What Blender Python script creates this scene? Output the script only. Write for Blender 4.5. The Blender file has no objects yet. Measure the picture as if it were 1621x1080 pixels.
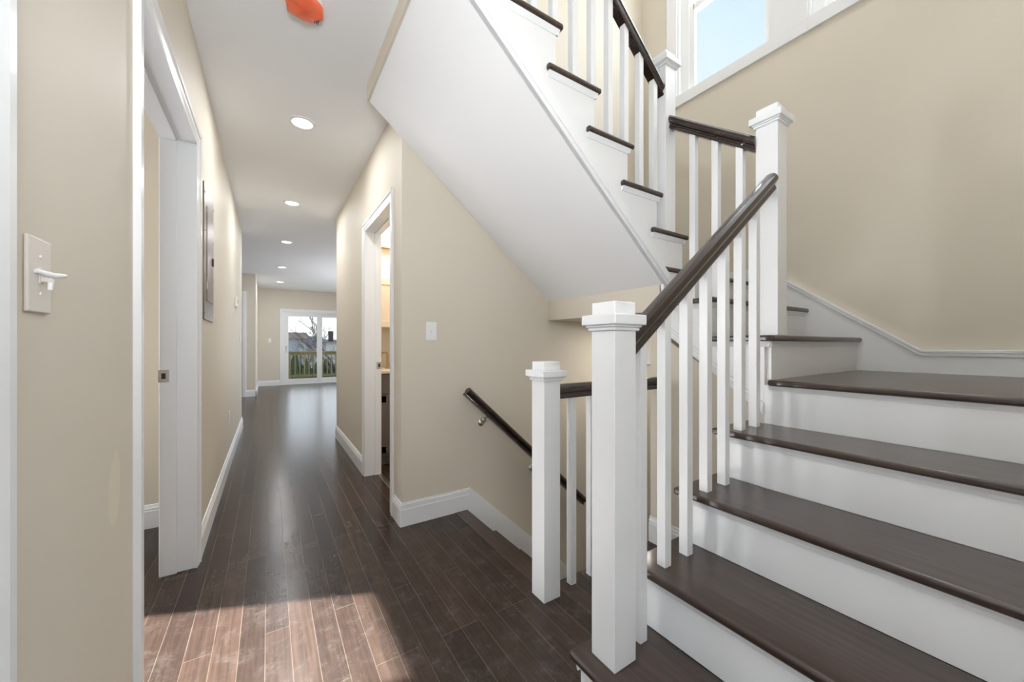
import bpy, bmesh, math, random
from mathutils import Vector
random.seed(7)
D = bpy.data; SC = bpy.context.scene; COL = SC.collection

# ------------------------------------------------------------------ camera, sky, sun, daylight, added fill lamps, exposure
cam = D.cameras.new('camera'); cam_o = D.objects.new('camera', cam); COL.objects.link(cam_o)
cam.sensor_width = 36.0; cam.lens = 594.62 / 1621 * 36.0
cam.shift_y = 5.69 / 1621; cam.clip_start = 0.02; cam.clip_end = 400
cam_o.location = (0, 0, 1.14); cam_o.rotation_euler = (math.radians(90), 0, -math.radians(32.908))
SC.camera = cam_o
SC.view_settings.view_transform = 'Standard'; SC.view_settings.look = 'None'
SC.view_settings.gamma = 1.0; SC.view_settings.exposure = 0.0
SC.view_settings.use_curve_mapping = False
SC.cycles.max_bounces = 10; SC.cycles.diffuse_bounces = 6; SC.cycles.glossy_bounces = 4
SC.cycles.transparent_max_bounces = 16; SC.cycles.sample_clamp_indirect = 12.0
SC.cycles.caustics_reflective = True; SC.cycles.caustics_refractive = False

world = D.worlds.new('sky'); SC.world = world; world.use_nodes = True
nt = world.node_tree; nt.nodes.clear()
wo = nt.nodes.new('ShaderNodeOutputWorld'); bg = nt.nodes.new('ShaderNodeBackground')
tc = nt.nodes.new('ShaderNodeTexCoord'); sx = nt.nodes.new('ShaderNodeSeparateXYZ'); rp = nt.nodes.new('ShaderNodeValToRGB')
nt.links.new(tc.outputs['Generated'], sx.inputs[0]); nt.links.new(sx.outputs['Z'], rp.inputs[0])
nt.links.new(rp.outputs[0], bg.inputs[0]); nt.links.new(bg.outputs[0], wo.inputs[0])
rp.color_ramp.elements[0].position = 0.0; rp.color_ramp.elements[0].color = (1.0, 1.0, 1.0, 1)
rp.color_ramp.elements[1].position = 0.85; rp.color_ramp.elements[1].color = (0.40, 0.54, 0.72, 1)
e = rp.color_ramp.elements.new(0.25); e.color = (0.80, 0.88, 1.0, 1)
e = rp.color_ramp.elements.new(0.5); e.color = (0.55, 0.645, 0.80, 1)
bg.inputs[1].default_value = 1.6

sun = D.lights.new('sun', 'SUN'); sun.energy = 56.0; sun.angle = math.radians(0.7); sun.color = (1.0, 0.97, 0.93)
sun_o = D.objects.new('sun', sun); COL.objects.link(sun_o); sun_o.location = (-8, 5, 6)
sun_o.rotation_euler = Vector((1, -0.435, -0.58)).to_track_quat('-Z', 'Y').to_euler()

def area(name, loc, aim, sx_, sy_, watts, color=(1, 1, 1), shape='RECTANGLE', parent=None):
    l = D.lights.new(name, 'AREA'); l.shape = shape; l.size = sx_
    if shape in ('RECTANGLE', 'ELLIPSE'): l.size_y = sy_
    l.energy = watts; l.color = color
    o = D.objects.new(name, l); COL.objects.link(o); o.location = loc
    o.rotation_euler = Vector(aim).to_track_quat('-Z', 'Y').to_euler()
    if parent: o.parent = parent
    return o
area('entrance_fill', (0.08, -0.54, 1.05), (-0.2, 1, 0.4), 0.6, 1.8, 4, (0.92, 0.96, 1.0))  # fill lamp added at the unseen entrance, tipped up toward the ceiling
area('far_room_fill', (2.95, 8.6, 1.3), (-1, 0, 0.4), 2.4, 1.5, 110, (0.95, 0.97, 1.0))  # added lamp before a solid wall, brightens far room and hall ceiling
area('side_room_daylight', (-2.50, 2.75, 1.25), (1, -0.3, 0.25), 0.55, 1.1, 36, (0.95, 0.97, 1.0))
area('deck_daylight', (1.25, 12.62, 1.1), (0, -1, 0.45), 1.6, 1.8, 12, (0.86, 0.93, 1.0))
area('window_daylight', (3.35, 1.15, 4.15), (-1, 0.1, -0.55), 1.8, 1.5, 75, (0.93, 0.96, 1.0))
area('ceiling_fill', (-0.05, -0.38, 1.60), (0.02, 0.45, 1), 0.4, 0.2, 36, (0.93, 0.97, 1.0))  # added uplight behind the camera, only there to brighten the ceiling
area('upper_hall_fill', (-1.2, 0.9, 4.5), (1, 0, -0.25), 2.0, 1.4, 7, (0.94, 0.97, 1.0))  # fill added in the unseen upstairs hall, lights the stairs from the left

# ------------------------------------------------------------------ materials (all procedural)
def principled(name, color, rough=0.5, metal=0.0, coat=0.0, spec=0.5):
    m = D.materials.new(name); m.use_nodes = True
    b = m.node_tree.nodes['Principled BSDF']
    b.inputs['Base Color'].default_value = (*color, 1); b.inputs['Roughness'].default_value = rough
    b.inputs['Metallic'].default_value = metal; b.inputs['Coat Weight'].default_value = coat
    b.inputs['Coat Roughness'].default_value = 0.12; b.inputs['Specular IOR Level'].default_value = spec
    return m
def srgb(r, g, b):
    f = lambda c: (c / 255 / 12.92) if c / 255 <= 0.04045 else ((c / 255 + 0.055) / 1.055) ** 2.4
    return (f(r), f(g), f(b))
def N(m, t): return m.node_tree.nodes.new(t)
def L(m, a, b): m.node_tree.links.new(a, b)
def painted(name, color, rough, bump=0.02, scale=180.0, var=0.03):
    """rolled wall paint: faint colour drift and orange-peel bump"""
    m = principled(name, color, rough); b = m.node_tree.nodes['Principled BSDF']
    t = N(m, 'ShaderNodeTexCoord'); n1 = N(m, 'ShaderNodeTexNoise'); n1.inputs['Scale'].default_value = 1.3
    n2 = N(m, 'ShaderNodeTexNoise'); n2.inputs['Scale'].default_value = scale; n2.inputs['Detail'].default_value = 2
    mx = N(m, 'ShaderNodeMix'); mx.data_type = 'RGBA'
    mx.inputs[6].default_value = (*[c * (1 - var) for c in color], 1); mx.inputs[7].default_value = (*[min(1, c * (1 + var)) for c in color], 1)
    L(m, t.outputs['Object'], n1.inputs['Vector']); L(m, t.outputs['Object'], n2.inputs['Vector'])
    L(m, n1.outputs['Fac'], mx.inputs[0]); L(m, mx.outputs[2], b.inputs['Base Color'])
    bp = N(m, 'ShaderNodeBump'); bp.inputs['Strength'].default_value = bump; bp.inputs['Distance'].default_value = 0.004
    L(m, n2.outputs['Fac'], bp.inputs['Height']); L(m, bp.outputs[0], b.inputs['Normal'])
    return m
def wood(name, c1, c2, axis, rough=0.28, coat=0.3, scale=1.0):
    """stained wood, grain running along one axis"""
    m = principled(name, c1, rough, coat=coat); b = m.node_tree.nodes['Principled BSDF']
    t = N(m, 'ShaderNodeTexCoord'); mp = N(m, 'ShaderNodeMapping')
    s = [38.0 * scale] * 3; s['xyz'.index(axis)] = 1.6 * scale; mp.inputs['Scale'].default_value = s
    n = N(m, 'ShaderNodeTexNoise'); n.inputs['Scale'].default_value = 1.6; n.inputs['Detail'].default_value = 7; n.inputs['Roughness'].default_value = 0.62; n.inputs['Distortion'].default_value = 0.4
    r = N(m, 'ShaderNodeValToRGB'); r.color_ramp.elements[0].position = 0.36; r.color_ramp.elements[1].position = 0.68
    r.color_ramp.elements[0].color = (*c1, 1); r.color_ramp.elements[1].color = (*c2, 1)
    L(m, t.outputs['Object'], mp.inputs[0]); L(m, mp.outputs[0], n.inputs['Vector']); L(m, n.outputs['Fac'], r.inputs[0]); L(m, r.outputs[0], b.inputs['Base Color'])
    bp = N(m, 'ShaderNodeBump'); bp.inputs['Strength'].default_value = 0.10; bp.inputs['Distance'].default_value = 0.002
    L(m, n.outputs['Fac'], bp.inputs['Height']); L(m, bp.outputs[0], b.inputs['Normal'])
    return m
def plank_floor():
    m = principled('dark_oak_planks', (0.04, 0.022, 0.016), 0.3, spec=0.3); b = m.node_tree.nodes['Principled BSDF']
    t = N(m, 'ShaderNodeTexCoord'); mp = N(m, 'ShaderNodeMapping'); mp.inputs['Rotation'].default_value = (0, 0, math.radians(90))
    mp.inputs['Location'].default_value = (0.33, 0.012, 0)
    br = N(m, 'ShaderNodeTexBrick'); br.offset = 0.37; br.offset_frequency = 3; br.squash = 1.0
    br.inputs['Scale'].default_value = 1.0; br.inputs['Brick Width'].default_value = 1.05; br.inputs['Row Height'].default_value = 0.0826
    br.inputs['Mortar Size'].default_value = 0.0016; br.inputs['Mortar Smooth'].default_value = 0.3; br.inputs['Bias'].default_value = 0.0
    br.inputs['Color1'].default_value = (0.019, 0.0102, 0.0071, 1); br.inputs['Color2'].default_value = (0.044, 0.0258, 0.0182, 1)
    br.inputs['Mortar'].default_value = (0.085, 0.066, 0.052, 1)
    L(m, t.outputs['Object'], mp.inputs[0]); L(m, mp.outputs[0], br.inputs['Vector'])
    # grain
    mg = N(m, 'ShaderNodeMapping'); mg.inputs['Scale'].default_value = (85, 4.0, 85)
    ng = N(m, 'ShaderNodeTexNoise'); ng.inputs['Scale'].default_value = 1.0; ng.inputs['Detail'].default_value = 6; ng.inputs['Distortion'].default_value = 0.5
    L(m, t.outputs['Object'], mg.inputs[0]); L(m, mg.outputs[0], ng.inputs['Vector'])
    rg = N(m, 'ShaderNodeValToRGB'); rg.color_ramp.elements[0].position = 0.35; rg.color_ramp.elements[1].position = 0.66
    rg.color_ramp.elements[0].color = (0.70, 0.68, 0.66, 1); rg.color_ramp.elements[1].color = (1.28, 1.26, 1.24, 1)
    L(m, ng.outputs['Fac'], rg.inputs[0])
    mul = N(m, 'ShaderNodeMix'); mul.data_type = 'RGBA'; mul.blend_type = 'MULTIPLY'; mul.inputs[0].default_value = 1.0
    L(m, br.outputs['Color'], mul.inputs[6]); L(m, rg.outputs[0], mul.inputs[7])
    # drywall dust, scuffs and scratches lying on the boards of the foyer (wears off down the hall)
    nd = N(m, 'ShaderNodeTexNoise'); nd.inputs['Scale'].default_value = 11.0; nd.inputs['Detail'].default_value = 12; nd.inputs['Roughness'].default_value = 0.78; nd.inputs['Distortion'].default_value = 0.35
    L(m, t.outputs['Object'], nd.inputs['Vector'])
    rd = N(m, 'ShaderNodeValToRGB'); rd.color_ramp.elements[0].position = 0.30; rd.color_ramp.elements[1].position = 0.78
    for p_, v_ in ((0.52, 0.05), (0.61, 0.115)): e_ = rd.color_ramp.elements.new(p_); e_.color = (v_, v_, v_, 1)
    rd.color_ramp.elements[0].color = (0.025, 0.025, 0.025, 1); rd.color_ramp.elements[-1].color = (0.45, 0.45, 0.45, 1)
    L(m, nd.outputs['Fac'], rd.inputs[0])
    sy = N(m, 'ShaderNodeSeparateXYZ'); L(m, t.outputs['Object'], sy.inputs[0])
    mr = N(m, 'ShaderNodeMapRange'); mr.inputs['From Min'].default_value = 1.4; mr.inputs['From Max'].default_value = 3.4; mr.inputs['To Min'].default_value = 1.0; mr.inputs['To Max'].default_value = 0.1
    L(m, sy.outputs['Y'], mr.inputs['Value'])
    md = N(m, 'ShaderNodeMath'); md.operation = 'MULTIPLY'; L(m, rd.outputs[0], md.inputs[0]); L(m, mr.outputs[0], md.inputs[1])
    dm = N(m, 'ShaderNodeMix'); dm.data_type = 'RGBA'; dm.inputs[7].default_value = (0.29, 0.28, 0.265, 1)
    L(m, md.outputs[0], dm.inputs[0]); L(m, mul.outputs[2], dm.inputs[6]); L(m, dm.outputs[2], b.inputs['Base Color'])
    ro = N(m, 'ShaderNodeMapRange'); ro.inputs['To Min'].default_value = 0.17; ro.inputs['To Max'].default_value = 0.30
    L(m, nd.outputs['Fac'], ro.inputs['Value']); L(m, ro.outputs[0], b.inputs['Roughness'])
    bp = N(m, 'ShaderNodeBump'); bp.inputs['Strength'].default_value = 0.25; bp.inputs['Distance'].default_value = 0.0015; bp.invert = True
    L(m, br.outputs['Fac'], bp.inputs['Height'])
    bp2 = N(m, 'ShaderNodeBump'); bp2.inputs['Strength'].default_value = 0.03; bp2.inputs['Distance'].default_value = 0.002
    L(m, ng.outputs['Fac'], bp2.inputs['Height']); L(m, bp.outputs[0], bp2.inputs['Normal']); L(m, bp2.outputs[0], b.inputs['Normal'])
    return m
def glass_mat():
    m = D.materials.new('window_glass'); m.use_nodes = True; n = m.node_tree.nodes; n.clear()
    o = N(m, 'ShaderNodeOutputMaterial'); mx = N(m, 'ShaderNodeMixShader'); tr = N(m, 'ShaderNodeBsdfTransparent'); gl = N(m, 'ShaderNodeBsdfGlossy')
    gl.inputs['Roughness'].default_value = 0.02; tr.inputs[0].default_value = (0.96, 0.98, 0.98, 1)
    lw = N(m, 'ShaderNodeLayerWeight'); lw.inputs[0].default_value = 0.5
    pw = N(m, 'ShaderNodeMath'); pw.operation = 'POWER'; pw.inputs[1].default_value = 4.0; L(m, lw.outputs['Facing'], pw.inputs[0])
    fr = N(m, 'ShaderNodeMath'); fr.operation = 'MULTIPLY_ADD'; fr.inputs[1].default_value = 0.6; fr.inputs[2].default_value = 0.04; L(m, pw.outputs[0], fr.inputs[0])
    L(m, fr.outputs[0], mx.inputs[0]); L(m, tr.outputs[0], mx.inputs[1]); L(m, gl.outputs[0], mx.inputs[2]); L(m, mx.outputs[0], o.inputs[0])
    return m
def emit(name, color, strength):
    m = D.materials.new(name); m.use_nodes = True; b = m.node_tree.nodes['Principled BSDF']
    b.inputs['Base Color'].default_value = (0.9, 0.9, 0.9, 1); b.inputs['Emission Color'].default_value = (*color, 1); b.inputs['Emission Strength'].default_value = strength
    return m
def brushed(name, color, rough):
    m = principled(name, color, rough, metal=1.0); b = m.node_tree.nodes['Principled BSDF']
    t = N(m, 'ShaderNodeTexCoord'); mp = N(m, 'ShaderNodeMapping'); mp.inputs['Scale'].default_value = (300, 300, 6); n = N(m, 'ShaderNodeTexNoise'); n.inputs['Scale'].default_value = 3
    L(m, t.outputs['Object'], mp.inputs[0]); L(m, mp.outputs[0], n.inputs['Vector'])
    r = N(m, 'ShaderNodeMapRange'); r.inputs['To Min'].default_value = rough * 0.8; r.inputs['To Max'].default_value = rough * 1.3
    L(m, n.outputs['Fac'], r.inputs['Value']); L(m, r.outputs[0], b.inputs['Roughness'])
    return m
M = {}
M['tan'] = painted('tan_wall_paint', srgb(218, 210.5, 196.5), 0.6, 0.03)
M['ceil'] = painted('ceiling_paint', srgb(243, 244, 247), 0.8, 0.02)
M['white'] = painted('white_trim_paint', srgb(238, 240, 243), 0.32, 0.01, 60.0, 0.01)
M['plate'] = principled('white_switch_plastic', srgb(226, 220, 214), 0.35)
M['tread'] = wood('dark_stained_tread', srgb(50, 38, 33), srgb(74, 59, 52), 'y', 0.30, 0.25)
M['tread_x'] = wood('dark_stained_tread_crossgrain', srgb(50, 38, 33), srgb(74, 59, 52), 'x', 0.30, 0.25)
M['rail'] = wood('dark_stained_handrail', srgb(30, 20, 17), srgb(58, 42, 36), 'x', 0.26, 0.35)
M['rail_y'] = wood('dark_stained_handrail_crossgrain', srgb(30, 20, 17), srgb(58, 42, 36), 'y', 0.26, 0.35)
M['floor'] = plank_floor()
M['glass'] = glass_mat()
M['vinyl'] = principled('white_vinyl', srgb(240, 242, 243), 0.35)
M['lens'] = emit('light_lens', (1.0, 0.97, 0.93), 12.0)
M['shade'] = emit('lit_lamp_shade', (1.0, 0.95, 0.86), 4.0)
M['steel'] = brushed('brushed_steel', (0.36, 0.33, 0.31), 0.38)
M['nickel'] = brushed('satin_nickel', (0.60, 0.56, 0.52), 0.28)
M['brass'] = principled('brushed_brass', (0.55, 0.40, 0.22), 0.3, 1.0)
M['orange'] = principled('orange_plastic', srgb(250, 116, 78), 0.35)
M['black'] = principled('black_plastic', (0.02, 0.018, 0.018), 0.4)
M['taupe'] = painted('taupe_cabinet_paint', srgb(112, 102, 98), 0.4, 0.01)
M['stone'] = painted('cream_quartz', srgb(225, 218, 205), 0.2, 0.0, 60, 0.06)
M['deckwood'] = wood('treated_deck_wood', srgb(150, 140, 100), srgb(178, 166, 124), 'z', 0.7, 0.0, 0.5)
M['siding'] = principled('pale_siding', srgb(196, 204, 214), 0.7)
M['siding2'] = principled('white_siding', srgb(232, 230, 226), 0.7)
M['roof'] = painted('brown_shingles', srgb(150, 122, 108), 0.9, 0.3, 30, 0.15)
M['roof2'] = painted('grey_shingles', srgb(120, 122, 128), 0.9, 0.3, 30, 0.15)
M['brick'] = painted('dark_chimney_brick', srgb(70, 62, 62), 0.9, 0.3, 30, 0.2)
M['bark'] = painted('grey_bark', srgb(112, 98, 92), 0.9, 0.2, 30, 0.2)
M['twig'] = painted('pale_twigs', srgb(150, 138, 132), 0.9, 0.0, 30, 0.2)
M['lawn'] = painted('winter_grass', srgb(104, 106, 78), 0.95, 0.3, 20, 0.3)
M['shrub'] = painted('dark_evergreen', srgb(62, 78, 52), 0.9, 0.3, 20, 0.4)
M['pane_dark'] = principled('dark_house_window', srgb(60, 66, 76), 0.1)

# ------------------------------------------------------------------ mesh helpers
class MB:
    def __init__(s): s.bm = bmesh.new()
    def box(s, x0, x1, y0, y1, z0, z1):
        v = [s.bm.verts.new(p) for p in ((x0,y0,z0),(x1,y0,z0),(x1,y1,z0),(x0,y1,z0),(x0,y0,z1),(x1,y0,z1),(x1,y1,z1),(x0,y1,z1))]
        for f in ((0,3,2,1),(4,5,6,7),(0,1,5,4),(1,2,6,5),(2,3,7,6),(3,0,4,7)): s.bm.faces.new([v[i] for i in f])
        return s
    def prism(s, poly, axis, a, b):
        def P(u, w, t): return {'x': (t, u, w), 'y': (u, t, w), 'z': (u, w, t)}[axis]
        A = [s.bm.verts.new(P(u, w, a)) for u, w in poly]; B = [s.bm.verts.new(P(u, w, b)) for u, w in poly]
        s.bm.faces.new(A); s.bm.faces.new(B[::-1]); n = len(poly)
        for i in range(n): s.bm.faces.new((A[i], B[i], B[(i+1) % n], A[(i+1) % n]))
        return s
    def loft(s, rings):
        R = [[s.bm.verts.new(p) for p in r] for r in rings]; n = len(R[0])
        s.bm.faces.new(R[0][::-1]); s.bm.faces.new(R[-1])
        for a, b in zip(R, R[1:]):
            for i in range(n): s.bm.faces.new((a[i], a[(i+1) % n], b[(i+1) % n], b[i]))
        return s
    def tube(s, pts, radii, n=8):
        pts = [Vector(p) for p in pts]
        if not isinstance(radii, (list, tuple)): radii = [radii] * len(pts)
        rings = []
        for i, p in enumerate(pts):
            d = (pts[min(i+1, len(pts)-1)] - pts[max(i-1, 0)]).normalized()
            u = d.cross(Vector((0, 0, 1)) if abs(d.z) < 0.9 else Vector((1, 0, 0))).normalized(); w = d.cross(u)
            rings.append([p + (u * math.cos(2*math.pi*k/n) + w * math.sin(2*math.pi*k/n)) * radii[i] for k in range(n)])
        return s.loft(rings)
    def lathe(s, prof, center, axis='z', n=28, ring=False):
        c = Vector(center); rings = []
        for r, h in prof:
            ring = []
            for k in range(n):
                a = 2*math.pi*k/n; u, w = r*math.cos(a), r*math.sin(a)
                ring.append(c + Vector({'z': (u, w, h), 'x': (h, u, w), 'y': (u, h, w)}[axis]))
            rings.append(ring)
        if ring:
            R = [[s.bm.verts.new(p) for p in r] for r in rings]
            for a, b in zip(R, R[1:] + R[:1]):
                for i in range(n): s.bm.faces.new((a[i], a[(i+1) % n], b[(i+1) % n], b[i]))
            return s
        return s.loft(rings)
    def build(s, name, mat, parent=None, bevel=0.0, seg=2, smooth=0.0):
        bmesh.ops.recalc_face_normals(s.bm, faces=s.bm.faces)
        me = D.meshes.new(name); s.bm.to_mesh(me); s.bm.free(); me.materials.append(M[mat] if isinstance(mat, str) else mat)
        if smooth or bevel:
            for p in me.polygons: p.use_smooth = True
            me.set_sharp_from_angle(angle=math.radians(smooth or 32))
        o = D.objects.new(name, me); COL.objects.link(o)
        if bevel:
            b = o.modifiers.new('bevel', 'BEVEL'); b.width = bevel; b.segments = seg; b.limit_method = 'ANGLE'; b.angle_limit = math.radians(35); b.harden_normals = True
        if parent:
            o.parent = parent; o.matrix_parent_inverse = parent.matrix_world.inverted()
        return o
def tag(o, label=None, cat=None, group=None, kind=None):
    if label: o['label'] = label
    if cat: o['category'] = cat
    if group: o['group'] = group
    if kind: o['kind'] = kind
    return o
def thing(name, loc, label, cat, group=None, kind=None):
    o = D.objects.new(name, None); COL.objects.link(o); o.location = loc; o.empty_display_size = 0.1
    tag(o, label, cat, group, kind); o.matrix_world.translation = loc
    return o
def box(x0, x1, y0, y1, z0, z1): return MB().box(x0, x1, y0, y1, z0, z1)
def struct(mb, name, mat, bevel=0.0, label=None, cat=None):
    o = mb.build(name, mat, None, bevel); return tag(o, label, cat, kind='structure')

# ------------------------------------------------------------------ key measures (metres)
R_, G1, G3 = 0.197, 0.2654, 0.2375          # riser, run of lower flights, run of upper flight
N1 = 0.7768                                  # first nosing X
YE = 0.88                                    # open edge of lower flight
XS = 1.865                                   # face of the middle flight
XW = 3.02; XL = -0.315; XH = 0.70; YS = 2.355; ZC = 2.694; ZT = 5.45; YF = -0.55; YB = 12.36
TH = 0.027; OV = 0.027                       # tread thickness, overhang

# ------------------------------------------------------------------ setting
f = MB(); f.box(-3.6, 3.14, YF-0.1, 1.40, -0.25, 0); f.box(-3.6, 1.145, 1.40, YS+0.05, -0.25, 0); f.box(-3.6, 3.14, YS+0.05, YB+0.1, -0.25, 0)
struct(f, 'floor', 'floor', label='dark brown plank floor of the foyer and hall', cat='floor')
c = MB(); c.box(-3.6, 0.505, YF-0.1, YS, ZC, ZC+0.26); c.box(-3.6, XH, YS, YB+0.1, ZC, ZC+0.26); c.box(XH, 3.14, YS+0.05, YB+0.1, ZC, ZC+0.26)
struct(c, 'ceiling', 'ceil', label='pale flat ceiling of the hall', cat='ceiling')
DL0, DL1, DLH = 1.505, 2.487, 2.165          # left doorway
w = MB(); w.box(-0.45, XL, YF, DL0-0.016, 0, ZC); w.box(-0.45, XL, DL0-0.016, DL1+0.016, DLH+0.016, ZC); w.box(-0.45, XL, DL1+0.016, 6.366, 0, ZC)
def touch_up(m):
    """a lighter smear of touch-up paint on the near part of the wall"""
    b = m.node_tree.nodes['Principled BSDF']; src = b.inputs['Base Color'].links[0].from_socket
    t = N(m, 'ShaderNodeTexCoord'); mp = N(m, 'ShaderNodeMapping'); mp.vector_type = 'TEXTURE'
    mp.inputs['Location'].default_value = (-0.315, 1.292, 0.79); mp.inputs['Scale'].default_value = (1.0, 0.045, 0.105); mp.inputs['Rotation'].default_value = (math.radians(-8), 0, 0)
    g = N(m, 'ShaderNodeTexGradient'); g.gradient_type = 'SPHERICAL'; n = N(m, 'ShaderNodeTexNoise'); n.inputs['Scale'].default_value = 25
    a = N(m, 'ShaderNodeMath'); a.operation = 'MULTIPLY_ADD'; a.inputs[1].default_value = 0.35
    r = N(m, 'ShaderNodeMapRange'); r.inputs['From Min'].default_value = 0.26; r.inputs['From Max'].default_value = 0.34
    x = N(m, 'ShaderNodeMix'); x.data_type = 'RGBA'; x.inputs[7].default_value = (*srgb(228, 220, 200), 1)
    L(m, t.outputs['Object'], mp.inputs[0]); L(m, mp.outputs[0], g.inputs[0]); L(m, t.outputs['Object'], n.inputs['Vector'])
    L(m, n.outputs['Fac'], a.inputs[0]); L(m, g.outputs['Fac'], a.inputs[2]); L(m, a.outputs[0], r.inputs['Value'])
    L(m, r.outputs[0], x.inputs[0]); L(m, src, x.inputs[6]); L(m, x.outputs[2], b.inputs['Base Color']); return m
M['tan_patched'] = touch_up(painted('tan_wall_paint_patched', srgb(218, 210.5, 196.5), 0.6, 0.03))
struct(w, 'wall_left', 'tan_patched', label='tan wall along the left side of the hall', cat='wall')
DR0, DR1, DRH = 2.60, 3.41, 2.115            # right doorway
w = MB(); w.box(XH, 0.83, YS+0.11, DR0-0.016, 0, ZC); w.box(XH, 0.83, DR0-0.016, DR1+0.016, DRH+0.016, ZC); w.box(XH, 0.83, DR1+0.016, 5.07, 0, ZC); w.box(0.83, 3.14, 4.93, 5.07, 0, ZC)
struct(w, 'wall_right', 'tan', label='tan wall along the right side of the hall', cat='wall')
w = MB(); w.box(XH, 3.14, YS, YS+0.11, -2.4, ZC); w.box(XH, 3.14, YS, YS+0.11, ZC, ZT); w.box(0.505, XH, YS, YS+0.11, ZC+0.26, ZT)
struct(w, 'wall_stair', 'tan', label='tan wall behind the stairs with the switch', cat='wall')
W1 = (1.235, 1.90, 3.34, 4.78); W2 = (0.15, 0.80, 3.34, 4.78)      # two stairwell windows (unit extents Y, Z)
O1 = (1.250, 1.984); O2 = (0.29, 1.030)
w = MB(); w.box(XW, 3.14, YF, YS, -2.4, 3.316); w.box(XW, 3.14, YF, YS, 4.80, ZT); w.box(XW, 3.14, O1[1], YS, 3.316, 4.80); w.box(XW, 3.14, O2[1], O1[0], 3.316, 4.80); w.box(XW, 3.14, YF, O2[0], 3.316, 4.80); w.box(XW, 3.14, 5.07, YB, 0, ZC)
struct(w, 'wall_window', 'tan', label='tan stairwell wall with the high windows', cat='wall')
w = MB(); w.box(-3.6, -0.25, YF-0.12, YF, 0, ZC); w.box(-0.25, 0.40, YF-0.12, YF, 2.1, ZC); w.box(0.40, 3.14, YF-0.12, YF, 0, ZC); w.box(-2.1, 3.14, YF-0.12, YF, ZC, ZT)
struct(w, 'wall_front', 'tan', label='tan wall of the entrance behind the camera', cat='wall')
w = MB(); w.box(-0.246, 0.33, YB, YB+0.12, 0, ZC); w.box(0.33, 2.16, YB, YB+0.12, 2.07, ZC); w.box(2.16, 3.14, YB, YB+0.12, 0, ZC)
struct(w, 'wall_far', 'tan', label='far tan wall around the sliding glass door', cat='wall')
w = MB(); w.box(-3.6, -0.246, 10.03, YB+0.12, 0, ZC)
struct(w, 'wall_pilaster', 'tan', label='tan wall end jutting out left of the far room', cat='wall')
w = MB(); w.box(-2.72, -0.45, 3.185, 3.30, 0, ZC); w.box(-2.72, -2.6, YF, 2.57, 0, ZC); w.box(-2.72, -2.6, 3.146, 3.185, 0, ZC); w.box(-2.72, -2.6, 2.57, 3.146, 0, 0.75); w.box(-2.72, -2.6, 2.57, 3.146, 1.80, ZC); w.box(-3.6, -3.48, 6.25, 10.03, 0, ZC); w.box(-3.6, -0.45, 6.25, 6.366, 0, ZC)
struct(w, 'wall_side_room', 'tan', label='tan wall of the room behind the left doorway', cat='wall')
w = MB(); w.box(0.83, 2.60, 4.14, 4.22, 0, ZC); w.box(2.6, 2.7, YS+0.11, 4.22, 0, ZC)
struct(w, 'wall_washroom', 'tan', label='tan back wall of the room with the taupe cabinet', cat='wall')
w = MB(); w.box(-2.1, 3.14, YF-0.12, YS+0.12, ZT, ZT+0.1)
struct(w, 'ceiling_upper', 'ceil', label='white ceiling high above the stairwell', cat='ceiling')
w = MB(); w.box(-2.1, -2.0, YF, YS, ZC+0.26, ZT); w.box(-2.0, 0.505, YS, YS+0.11, ZC+0.26, ZT)
struct(w, 'wall_upper', 'tan', label='tan wall of the upstairs hall', cat='wall')
# below the floor: the basement stairwell
w = MB(); w.box(1.145, XW, 1.30, 1.40, -2.4, -0.25); w.box(1.0, XW+0.1, 1.30, YS, -2.5, -2.4)
struct(w, 'wall_basement', 'tan', label='tan wall below floor level beside the basement stairs', cat='wall')

def baseboard(name, pts_face, axis, a, b, at, out, label=None, cat=None):
    """baseboard with a stepped cap; axis = direction it runs, at = wall coordinate, out = +1/-1 away from the wall"""
    prof = [(0, 0), (0.0145, 0), (0.0145, 0.105), (0.011, 0.113), (0.0125, 0.120), (0.007, 0.132), (0.005, 0.143), (0, 0.145)]
    poly = [(at + out * u, z) for u, z in prof]
    mb = MB().prism(poly, axis, a, b)
    o = mb.build(name, 'white'); return tag(o, label, cat, kind='structure')
baseboard('baseboard_left', None, 'y', 2.575, 6.366, XL, 1, 'white baseboard along the left hall wall', 'baseboard')
baseboard('baseboard_right', None, 'y', 3.48, 5.07, XH, -1, 'white baseboard on the right hall wall past the doorway', 'baseboard')
baseboard('baseboard_corner', None, 'y', YS+0.0005, 2.535, XH, -1, 'short white baseboard wrapping the corner by the switch wall', 'baseboard')
baseboard('baseboard_far', None, 'x', -0.246, 0.262, YB, -1, 'white baseboard on the far wall left of the glass door', 'baseboard')
baseboard('baseboard_pilaster', None, 'x', -0.43, -0.2315, 10.03, -1, 'white baseboard around the jutting wall end', 'baseboard')
baseboard('baseboard_recess', None, 'y', 10.0155, YB-0.0145, -0.246, 1, 'white baseboard beside the far wall corner', 'baseboard')
baseboard('baseboard_side_room', None, 'x', -2.4, -0.451, 3.185, -1, 'white baseboard seen through the left doorway', 'baseboard')
baseboard('baseboard_stair', None, 'y', 0.905, 1.40, XS, -1, 'white baseboard low on the wall behind the tall newel', 'baseboard')
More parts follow.
